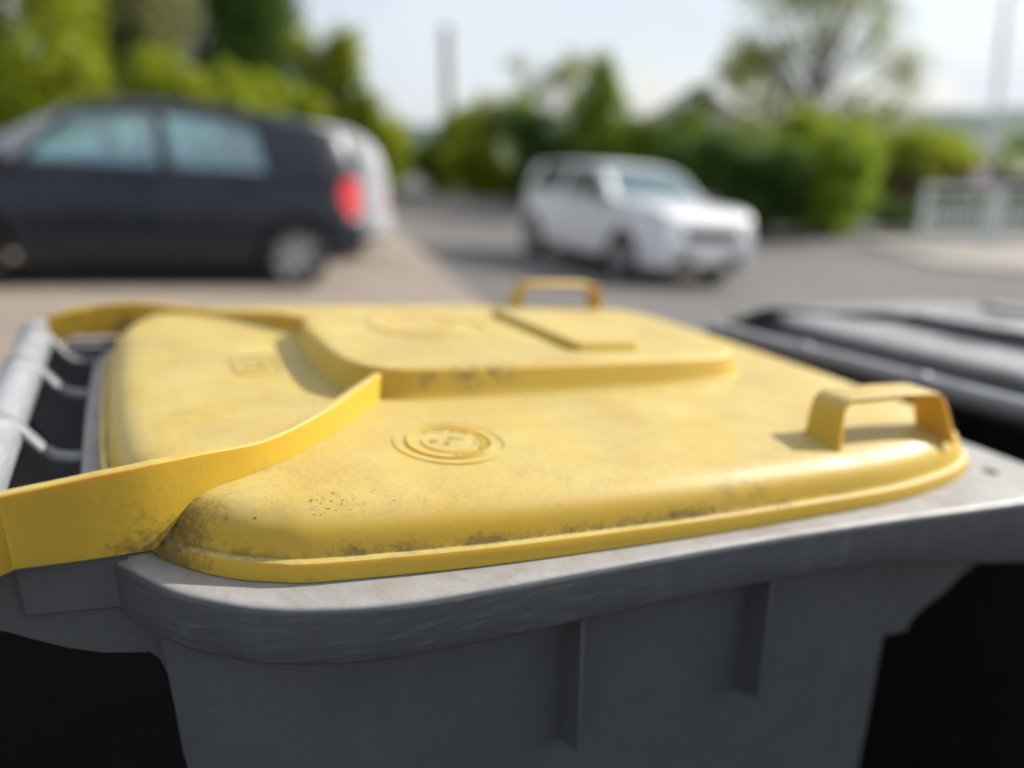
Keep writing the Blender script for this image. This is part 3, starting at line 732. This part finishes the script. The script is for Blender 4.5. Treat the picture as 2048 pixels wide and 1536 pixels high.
# short upright small car
mini = dict(scale=.955, L=3.85, W=1.74, r=.32, rx=.62, fx=3.10, sill=.20, mirror=2.62, seats=(1.45, 2.15), plate_z=(.36, .60), plate_x=(3.86, -.01), paint_mirror=0,
    belt=[(0, 1.00), (1.5, .98), (2.6, .98), (3.0, .97), (3.85, .93)],
    top=[(.0, .27), (-.02, .42), (.0, .60), (.05, .88), (.12, 1.05), (.20, 1.36), (.34, 1.46), (.8, 1.49), (1.3, 1.50), (1.9, 1.495), (2.22, 1.45), (2.48, 1.25), (2.68, 1.075), (2.85, 1.045), (3.3, 1.015), (3.62, .975), (3.77, .89), (3.83, .74), (3.85, .55), (3.85, .40), (3.83, .26)],
    regions=[
        ('side_window', 'y', [(1.45, 1.02), (2.56, 1.02), (2.40, 1.20), (2.16, 1.40), (1.47, 1.43)], (1,), side_n, 'dark_glass', True),
        ('side_window', 'y', [(.42, 1.03), (1.36, 1.02), (1.38, 1.44), (.62, 1.42)], (1,), side_n, 'dark_glass', True),
        ('windscreen', 'y', [(2.0, 1.2), (2.76, 1.02), (2.76, 1.3), (2.1, 1.8)], (2,), lambda c, n: abs(c.y) < .66 and 2.22 < c.x < 2.68, 'glass', False),
        ('rear_window', 'y', [(.05, 1.08), (.40, 1.08), (.40, 1.42), (.05, 1.42)], (2,), lambda c, n: abs(c.y) < .58, 'dark_glass', False),
        ('tail_light', 'y', [(-.05, .70), (.14, .70), (.14, .95), (-.05, .95)], (0, 1, 2), lambda c, n: abs(c.y) > .58, 'red_lamp', True),
        ('headlight', 'x', [(.50, .66), (.78, .66), (.80, .84), (.50, .86)], (0, 1, 2), lambda c, n: c.x > 3.5, 'clear_lamp', True),
        ('grille', 'x', [(-.44, .60), (.44, .60), (.47, .76), (-.47, .76)], (2,), lambda c, n: c.x > 3.6, 'trim', False),
        ('lower_grille', 'x', [(-.56, .27), (.56, .27), (.50, .42), (-.50, .42)], (0, 1, 2), lambda c, n: c.x > 3.6, 'trim', False),
        ('door', 'y', [(1.42, .27), (2.62, .27), (2.62, .95), (2.40, 1.25), (2.08, 1.45), (1.43, 1.48)], (0, 1), side_n, 'paint', True),
        ('side_moulding', 'y', [(.9, .20), (2.75, .20), (2.75, .29), (.9, .29)], (0,), side_n, 'trim', True),
    ])
def place(rear_wheel_near, heading, spec, side):
    """root position from the ground point of one rear wheel (side +1: left wheels)"""
    dx, dy = math.cos(heading), math.sin(heading); f = spec['L'] / 2 - spec['rx']; q = side * (spec['W'] / 2 - .1)
    return rear_wheel_near[0] + dx * f + dy * q, rear_wheel_near[1] + dy * f - dx * q
hd = AZ + PI + math.radians(4)
make_car('dark blue grey hatchback parked on the left with a red tail light', hatch, M['dark_paint'], M['glass'], place((-1.98, 6.95), hd, hatch, 1), hd)
hd2 = AZ + PI - math.radians(1)
make_car('silver grey estate car parked beyond the dark hatchback', estate, M['silver_paint'], M['glass'], place((-2.2, 9.1), hd2, estate, 1), hd2)
hd3 = math.radians(297)
make_car('small white car driving along the road towards the bins', mini, M['white_paint'], M['glass'], place((.27, 11.85), hd3, mini, -1), hd3)

# ------------------------------------------------------------------ vegetation
def leaf_mat(name, a, b, c):
    m, nt, bs = new_mat(name); t = NT(nt); co = t.coord()
    tone = t.attr('tone'); n = t.noise(co, .9, 3)
    col = t.mix(tone, a, b); col = t.mix(t.ramp(n, .5, .7, 0, .7), col, c)
    t.l(col, bs.inputs['Base Color']); bs.inputs['Roughness'].default_value = .55; bs.inputs['Specular IOR Level'].default_value = .25
    tr = t.n('ShaderNodeBsdfTranslucent'); t.l(col, tr.inputs[0]); mx = t.n('ShaderNodeMixShader'); mx.inputs[0].default_value = .5
    out = [x for x in nt.nodes if x.type == 'OUTPUT_MATERIAL'][0]
    t.l(bs.outputs[0], mx.inputs[1]); t.l(tr.outputs[0], mx.inputs[2]); t.l(mx.outputs[0], out.inputs[0]); return m
M['leaf_yellow'] = leaf_mat('yellow_green_leaves', (.28, .34, .018), (.40, .44, .035), (.19, .24, .016))
M['leaf_mid'] = leaf_mat('mid_green_leaves', (.215, .30, .024), (.32, .42, .042), (.14, .205, .018))
M['leaf_bright'] = leaf_mat('bright_green_leaves', (.29, .34, .02), (.42, .45, .04), (.18, .23, .016))
M['leaf_dark'] = leaf_mat('dark_green_leaves', (.065, .13, .022), (.115, .19, .035), (.05, .10, .022))
M['leaf_olive'] = leaf_mat('olive_grey_leaves', (.24, .25, .09), (.33, .33, .14), (.18, .20, .08))
M['leaf_pale'] = leaf_mat('pale_spring_leaves', (.24, .28, .09), (.36, .38, .14), (.20, .22, .07))
M['bark'] = simple('bark', (.075, .06, .045), .9, 0, .3, 12, .5)

def plant(name, label, cat, base, clumps, n, size, mat, trunk=None, group=None, shell=.55):
    """clumps: (dx,dy,dz,rx,ry,rz) relative to the base; leaves fill them, denser at the skin"""
    root = thing(name, label, cat, (base[0], base[1], zg(*base)), 0, group)
    vs = []; fs = []; tone = []; tot = sum(c[3] * c[4] + c[4] * c[5] for c in clumps); rnd = random.Random(len(bpy.data.objects) * 13 + 5)
    for c in clumps:
        cnt = int(n * (c[3] * c[4] + c[4] * c[5]) / tot); ct = rnd.uniform(-.25, .25)
        sub = [(rnd.gauss(0, 1), rnd.gauss(0, 1), rnd.gauss(0, 1)) for _ in range(16)]
        sub = [Vector(s).normalized() for s in sub]
        for k in range(cnt):
            if k % 3: d = (sub[rnd.randrange(16)] + Vector((rnd.gauss(0, .22), rnd.gauss(0, .22), rnd.gauss(0, .22)))).normalized()
            else: d = Vector((rnd.gauss(0, 1), rnd.gauss(0, 1), rnd.gauss(0, 1))).normalized()
            q = (shell + (1 - shell) * rnd.random() ** .7) * rnd.uniform(.85, 1.1) if rnd.random() < .75 else rnd.random() ** .5 * shell
            p = Vector((c[0] + d.x * c[3] * q, c[1] + d.y * c[4] * q, max(.02, c[2] + d.z * c[5] * q)))
            a = Vector((rnd.gauss(0, 1), rnd.gauss(0, 1), rnd.gauss(0, .6))).normalized(); b = a.cross(Vector((rnd.gauss(0, 1), rnd.gauss(0, 1), rnd.gauss(0, 1)))).normalized()
            s = size * rnd.uniform(.6, 1.3); o = len(vs)
            vs += [p - a * s, p + b * s * .55, p + a * s, p - b * s * .55]; fs.append((o, o + 1, o + 2, o + 3)); tone.append(min(1, max(0, rnd.random() + ct)))
    me = bpy.data.meshes.new('crown'); me.from_pydata([tuple(v) for v in vs], [], fs); me.update()
    at = me.attributes.new('tone', 'FLOAT', 'FACE'); at.data.foreach_set('value', tone); me.materials.append(mat)
    o = bpy.data.objects.new('crown' if trunk else 'foliage', me); COL.objects.link(o); o.parent = root
    t = MB(); r0 = trunk[0] if trunk else .05; ht = trunk[1] if trunk else .3
    t.tube([(0, 0, -.1), (.03, .02, ht * .5), (0, .04, ht)], [r0 * 1.25, r0 * .9, r0 * .7], 10)
    for c in clumps:
        e = Vector((c[0], c[1], max(c[2], ht * .6))); st = Vector((0, .03, min(ht, max(.05, c[2] * .6)))); md = (st + e) / 2 + Vector((rnd.uniform(-.1, .1), rnd.uniform(-.1, .1), .1)) * (c[3])
        t.tube([st, md, e, e + Vector((rnd.uniform(-.5, .5) * c[3], rnd.uniform(-.5, .5) * c[4], .6 * c[5]))], [r0 * .5, r0 * .35, r0 * .2, r0 * .06], 6)
    t.build('trunk' if trunk else 'stem', M['bark'], root, angle=60)
    return root

def blobs(rx, ry, h, n, seed, rmin=.35, rmax=.6, z0=0.0, taper=0.0):
    rn = random.Random(seed); out = []
    for _ in range(n):
        zt = rn.uniform(0, 1); f = 1 - taper * zt
        a = rn.uniform(0, 2 * PI); q = math.sqrt(rn.random()) * .75
        s = rn.uniform(rmin, rmax)
        out.append((rx * f * q * math.cos(a), ry * f * q * math.sin(a), z0 + (h - z0) * (.08 + .84 * zt), rx * s * f + .1, ry * s * f + .1, (h - z0) * s * .42 + .1))
    return out

G1 = 'trees and bushes behind the parked cars'; G2 = 'trees and bushes along the far side of the road'
plant('broadleaf_tree', 'yellow green bushy tree at the left edge behind the dark car', 'tree', (-9.9, 16.4), blobs(2.2, 1.5, 8.0, 34, 1, .26, .44), 20900, 0.106, M['leaf_yellow'], (.14, 2.0), G1)
plant('broadleaf_tree', 'olive grey tree between the yellow green tree and the dark tree', 'tree', (-10.3, 22.6), blobs(1.9, 1.5, 8.8, 28, 2, .3, .5), 20900, 0.106, M['leaf_olive'], (.16, 2.5), G1)
plant('broadleaf_tree', 'tall dark green tree rising behind the dark hatchback', 'tree', (-8.9, 26.6), blobs(2.1, 2.2, 10.5, 18, 3, .4, .62), 22800, 0.119, M['leaf_dark'], (.22, 3), G1)
plant('broadleaf_tree', 'bright green tree with a rounded crown right of the dark tree', 'tree', (-5.35, 24.2), blobs(3.0, 1.4, 4.7, 26, 4, .32, .46, 0, .72), 19000, 0.106, M['leaf_bright'], (.12, 1.2), G1)
plant('shrub', 'yellow green shrub in front of the dark tree', 'shrub', (-6.3, 20.8), blobs(1.6, 1.1, 3.3, 18, 5, .22, .42), 9500, 0.086, M['leaf_yellow'], None, G1)
plant('shrub', 'low yellow green shrub behind the roof of the dark hatchback', 'shrub', (-7.4, 18.6), blobs(1.7, 1.0, 3.1, 18, 6, .22, .42), 9500, 0.086, M['leaf_yellow'], None, G1)
plant('shrub', 'low dark shrub at the foot of the rounded green tree', 'shrub', (-4.75, 24.0), blobs(1.2, .9, 3.1, 11, 7, .35, .5, 0, .5), 6080, 0.079, M['leaf_mid'], None, G1)
plant('broadleaf_tree', 'large dark green tree far behind the left bushes', 'tree', (-13.0, 27.0), blobs(3.2, 2.4, 10.5, 14, 8), 15200, 0.132, M['leaf_dark'], (.25, 3), G1)
# far side of the road
plant('shrub', 'dark green bush at the bend of the road beside the grey pole', 'shrub', (-2.7, 29.0), blobs(1.5, 1.1, 2.5, 10, 11), 7980, 0.086, M['leaf_mid'], None, G2)
plant('shrub', 'yellow green hedge bush right of the grey pole', 'shrub', (-.35, 27.2), blobs(2.0, 1.0, 3.2, 20, 12, .26, .48), 12350, 0.086, M['leaf_yellow'], None, G2)
plant('conifer_tree', 'pointed dark green conifer behind the white car', 'tree', (2.75, 25.4), [(0, 0, .5 + .44 * i, 2.2 - .22 * i, 1.7 - .17 * i, .6) for i in range(9)], 19000, 0.086, M['leaf_mid'], (.1, 3.2), G2, .3)
plant('shrub', 'dark bush low behind the roof of the white car', 'shrub', (1.3, 24.6), blobs(1.8, 1.0, 2.6, 11, 14), 9500, 0.086, M['leaf_dark'], None, G2)
plant('thin_tree', 'hazy pale tree with thin leaves left of the conifer', 'tree', (1.15, 34.5), blobs(2.3, 1.8, 5.2, 12, 15, .25, .45, 1.0), 2850, 0.086, M['leaf_pale'], (.09, 2.4), G2, .2)
plant('shrub', 'light green bush between the conifer and the white gabled house', 'shrub', (4.5, 22.5), blobs(1.4, 1.0, 2.5, 17, 16, .26, .48), 9120, 0.086, M['leaf_mid'], None, G2)
plant('shrub', 'dark green bush behind the bonnet of the white car', 'shrub', (3.9, 17.2), blobs(1.3, .9, 1.8, 18, 17, .26, .48), 9880, 0.073, M['leaf_dark'], None, G2)
plant('shrub', 'tall dark green bush in the middle of the roadside bushes', 'shrub', (5.2, 17.0), blobs(1.35, 1.0, 2.25, 19, 18, .26, .48), 10640, 0.073, M['leaf_dark'], None, G2)
plant('shrub', 'dark green bush with a paler top next to the railing', 'shrub', (6.75, 16.8), blobs(1.35, 1.0, 2.2, 19, 19, .26, .48), 10640, 0.073, M['leaf_mid'], None, G2)
plant('shrub', 'yellow green bush rising behind the roadside bushes', 'shrub', (7.2, 19.2), blobs(1.5, .9, 2.5, 17, 20, .26, .48), 7980, 0.079, M['leaf_yellow'], None, G2)
plant('thin_tree', 'tall spring tree with sparse pale leaves above the roadside bushes', 'tree', (9.5, 25.6), blobs(3.6, 2.4, 8.4, 38, 21, .18, .34, .7), 13000, .085, M['leaf_pale'], (.12, 3.2), G2, .2)
plant('shrub', 'low yellow green bush behind the left end of the railing', 'shrub', (11.2, 22.5), blobs(1.7, 1.0, 2.1, 16, 22, .26, .48), 7220, 0.079, M['leaf_yellow'], None, G2)
plant('thin_tree', 'young pale leaved tree standing in front of the white gabled house', 'tree', (8.0, 29.5), blobs(1.9, 1.4, 4.9, 20, 31, .2, .36, .5), 5500, .085, M['leaf_pale'], (.07, 1.8), G2, .2)
plant('hedge', 'low clipped dark hedge right behind the railing', 'hedge', (11.2, 17.0), [(-3 + .75 * i, 0, .38, .55, .45, .36) for i in range(9)], 7000, .06, M['leaf_dark'], None, G2)
plant('shrub', 'dull green bush behind the right part of the railing', 'shrub', (14.6, 25.5), blobs(2.4, 1.1, 2.0, 10, 23), 7980, 0.086, M['leaf_mid'], None, G2)
plant('shrub', 'bush half hidden behind the gabled house and the pale tree', 'shrub', (8.6, 30.0), blobs(2.2, 1.2, 2.5, 10, 24), 7980, 0.092, M['leaf_mid'], None, G2)

# wooded ridge on the horizon
hm = ground_mat('far_wood', (.05, .085, .06), (.07, .11, .085), .2)
b = MB(); vs = []; nx = 60
for j in range(8):
    for i in range(nx):
        x = -260 + i * 11; y = 230 + j * 22; e = math.sin(PI * j / 7)
        vs.append((x, y, -2 + e * (7 + 6 * math.exp(-((x - 190) / 90) ** 2) + 3 * math.exp(-((x + 150) / 60) ** 2) + .8 * math.sin(i * 1.7) + .5 * math.sin(i * .6 + 1))))
b.add(vs, [(j * nx + i, j * nx + i + 1, (j + 1) * nx + i + 1, (j + 1) * nx + i) for j in range(7) for i in range(nx - 1)])
structure(b.build('hills', hm, angle=80))

# ------------------------------------------------------------------ house, poles, railing, sign, wall
M['white_wall'] = simple('white_render', (.80, .79, .77), .85, 0, .06, 2)
M['roof'] = simple('dark_roof_tiles', (.11, .105, .105), .8, 0, .25, 6)
M['pane'] = simple('window_pane', (.03, .035, .045), .1, 0, .2, 4)
M['pole'] = simple('weathered_pole', (.62, .64, .64), .7, 0, .15, 5)
M['pale_metal'] = simple('pale_painted_metal', (.66, .70, .68), .5, 0, .1, 8)
M['sign_white'] = simple('sign_face', (.72, .66, .66), .4)
M['sign_red'] = simple('sign_red', (.5, .03, .04), .4)
def house():
    hx, hy = 9.5, 44.0; z0 = zg(hx, hy)
    r = thing('gabled_house', 'white house with a dark gable roof far behind the roadside bushes', 'house', (hx, hy, z0), math.radians(-8))
    W_, D, ev, rg = 3.1, 4.5, 2.1, 4.15
    b = MB(); pr = [(-W_, 0), (W_, 0), (W_, ev), (0, rg - .1), (-W_, ev)]
    b.prism(pr, -D, D, lambda x, y, z: (x, y, z)); b.build('wall', M['white_wall'], r, False)
    b = MB(); s = (rg - ev) / W_
    for sg in (-1, 1):
        b.prism([(sg * (W_ + .5), ev - .5 * s), (0, rg), (0, rg + .22), (sg * (W_ + .5), ev - .5 * s + .22)], -D - .4, D + .4, lambda x, y, z: (x, y, z))
    ro = b.build('roof', M['roof'], r, False)
    b = MB(); b.box((.8, 1, 3.2), (1.3, 1.5, 4.7)); b.build('chimney', M['kerb'], ro)
    for x, z, w, h in ((-1.6, .9, .9, 1.1), (1.4, .9, .9, 1.1), (0, 2.5, .8, .9)):
        b = MB(); b.box((x - w / 2, -D - .03, z), (x + w / 2, -D + .02, z + h)); wd = b.build('window', M['pane'], r, False)
        b = MB()
        for lo, hi in (((x - w / 2 - .06, z - .06), (x + w / 2 + .06, z)), ((x - w / 2 - .06, z + h), (x + w / 2 + .06, z + h + .06)), ((x - w / 2 - .06, z), (x - w / 2, z + h)), ((x + w / 2, z), (x + w / 2 + .06, z + h)), ((x - .03, z), (x + .03, z + h))):
            b.box((lo[0], -D - .05, lo[1]), (hi[0], -D - .005, hi[1]))
        b.build('frame', M['white_wall'], wd, False)
    b = MB(); b.box((-.1, -D - .03, .0), (.75, -D + .02, 2.0)); b.build('door', M['roof'], r, False)
house()

px, py = -2.25, 29.6; zp = zg(px, py)
r = thing('utility_pole', 'grey wooden pole standing at the bend of the road', 'pole', (px, py, zp))
b = MB(); b.tube([(0, 0, -.2), (0, 0, 3), (0, 0, 5.55)], [.26, .25, .235], 16); b.build('pole', M['pole'], r)
b = MB(); b.tube([(0, 0, 5.5), (0, 0, 5.62), (0, 0, 5.7)], [.25, .25, .1], 16); b.build('cap', M['pole'], r)
px, py = 14.45, 24.0; zp = zg(px, py)
M['lamp_white'] = simple('pale_lamp_post', (.80, .81, .81), .5, 0, .06, 6)
r = thing('street_lamp', 'pale slender street lamp at the right edge behind the railing', 'street lamp', (px, py, zp))
b = MB(); b.tube([(0, 0, -.2), (-.1, 0, 1.2), (-.1, 0, 1.25), (-.5, 0, 5.8)], [.11, .11, .10, .08], 16); b.build('pole', M['lamp_white'], r)
b = MB(); b.tube([(-.5, 0, 5.75), (-.3, -.05, 5.92), (.3, -.2, 5.95)], [.06, .05, .05], 10); b.build('arm', M['pale_metal'], r)
b = MB(); b.loops([[(.3 + x, -.2 + y, z) for x, y in ((-.02, -.12), (.7, -.14), (.8, -.05), (.8, .05), (.7, .14), (-.02, .12))] for z in (5.84, 5.9, 5.98)], True, True); b.build('lamp_head', M['trim'], r, bevel=.02)

# railing on the footway, one panel after another
def rail_panel(x, y, x2, y2, label):
    z = zg((x + x2) / 2, (y + y2) / 2) + .05; L = math.hypot(x2 - x, y2 - y)
    r = thing('railing', label, 'railing', (x, y, z), math.atan2(y2 - y, x2 - x), 'pale railing panels along the footway')
    for xx in (0.0, L - .09):
        b = MB(); b.box((xx, -.05, -.02), (xx + .09, .05, 1.08)); b.build('post', M['pale_metal'], r, bevel=.006)
    b = MB(); b.box((.09, -.035, .97), (L - .09, .035, 1.06)); b.box((.09, -.025, .66), (L - .09, .025, .71)); b.box((.09, -.025, .10), (L - .09, .025, .16)); b.build('rail', M['pale_metal'], r, bevel=.006)
    n = 9
    for k in range(n):
        xx = .07 + (L - .14) * (k + .5) / n
        b = MB(); b.box((xx - .024, -.012, .16), (xx + .024, .012, .66)); b.build('baluster', M['pale_metal'], r)
RL = [(7.7, 14.75), (9.1, 14.80), (10.5, 14.85), (11.9, 14.9)]
for (a, c), lab in zip(zip(RL, RL[1:]), ('pale metal railing panel beside the roadside bushes', 'middle pale metal railing panel on the footway', 'rightmost pale metal railing panel at the picture edge')):
    rail_panel(a[0], a[1], c[0] - .02, c[1], lab)

M['brick'] = simple('dark_brick', (.075, .035, .03), .85, 0, .35, 10)
wx, wy = 14.0, 21.8; b = MB(); zw = zg(wx, wy)
b.box((-3.4, -.12, -.1), (5.0, .12, .95)); b.box((-3.45, -.16, .95), (5.05, .16, 1.03))
tag(b.build('garden_wall', M['brick'], None, False), 'low dark red brick wall behind the railing', 'wall').location = (wx, wy, zw)
sx_, sy_ = 12.35, 21.0; zs_ = zg(sx_, sy_)
r = thing('round_sign', 'round pale sign with a red edge on a post behind the railing', 'sign', (sx_, sy_, zs_), math.radians(12))
b = MB(); b.tube([(0, .03, -.1), (0, .03, 1.1)], .03, 10); b.build('post', M['pale_metal'], r)
b = MB(); b.lathe([(.001, -.012), (.24, -.012), (.24, 0), (.001, 0)], 40); d = b.build('disc', M['sign_white'], r, angle=30); d.location = (0, 0, 1.03)
b = MB(); b.lathe([(.24, -.016), (.30, -.016), (.30, .0), (.24, .0), (.24, -.016)], 40); d2 = b.build('border', M['sign_red'], d, angle=30)

# ------------------------------------------------------------------ sky, sun, camera
SUN_EL = math.radians(29); SUN_AZ = AZ + math.radians(1.5)
w = bpy.data.worlds.new('World'); S.world = w; w.use_nodes = True; nt = w.node_tree; nt.nodes.clear(); t = NT(nt)
sky = t.n('ShaderNodeTexSky', sky_type='NISHITA'); sky.sun_disc = False; sky.sun_elevation = SUN_EL; sky.sun_rotation = PI / 2 - SUN_AZ
sky.air_density = 1.0; sky.dust_density = 1.6; sky.ozone_density = 1.0
tc = t.n('ShaderNodeTexCoord').outputs['Generated']
cl = t.noise(t.mapping(tc, (1.6, 1.6, 4.5), (3.1, 1.7, .4)), 1.5, 6, .55, .4)
cloud = t.mix(t.ramp(cl, .32, .60, .25, .95), sky.outputs[0], (5.1, 5.4, 5.95))
bg = t.n('ShaderNodeBackground'); bg.inputs['Strength'].default_value = .10; t.l(cloud, bg.inputs[0])
wo = t.n('ShaderNodeOutputWorld'); t.l(bg.outputs[0], wo.inputs[0])
sd = bpy.data.lights.new('sun', 'SUN'); sd.energy = 4.3; sd.angle = math.radians(.6); sd.color = (1.0, .95, .86)
so = bpy.data.objects.new('sun', sd); COL.objects.link(so)
dv = Vector((math.cos(SUN_EL) * math.cos(SUN_AZ), math.cos(SUN_EL) * math.sin(SUN_AZ), math.sin(SUN_EL)))
so.rotation_euler = dv.to_track_quat('Z', 'Y').to_euler()

cam = bpy.data.cameras.new('camera'); co_ = bpy.data.objects.new('camera', cam); COL.objects.link(co_)
co_.location = (0, 0, CAM_Z); co_.rotation_euler = (PI / 2 - PITCH, 0, 0)
cam.sensor_width = 36; cam.lens = 1540 / 2048 * 36; cam.clip_start = .02; cam.clip_end = 3000
cam.dof.use_dof = True; cam.dof.focus_distance = .405; cam.dof.aperture_fstop = 1.95; cam.dof.aperture_blades = 0
S.camera = co_
S.view_settings.view_transform = 'Standard'; S.view_settings.look = 'None'; S.view_settings.exposure = 0.68; S.view_settings.gamma = 1
S.cycles.use_denoising = True
S.cycles.max_bounces = 8; S.cycles.transparent_max_bounces = 12
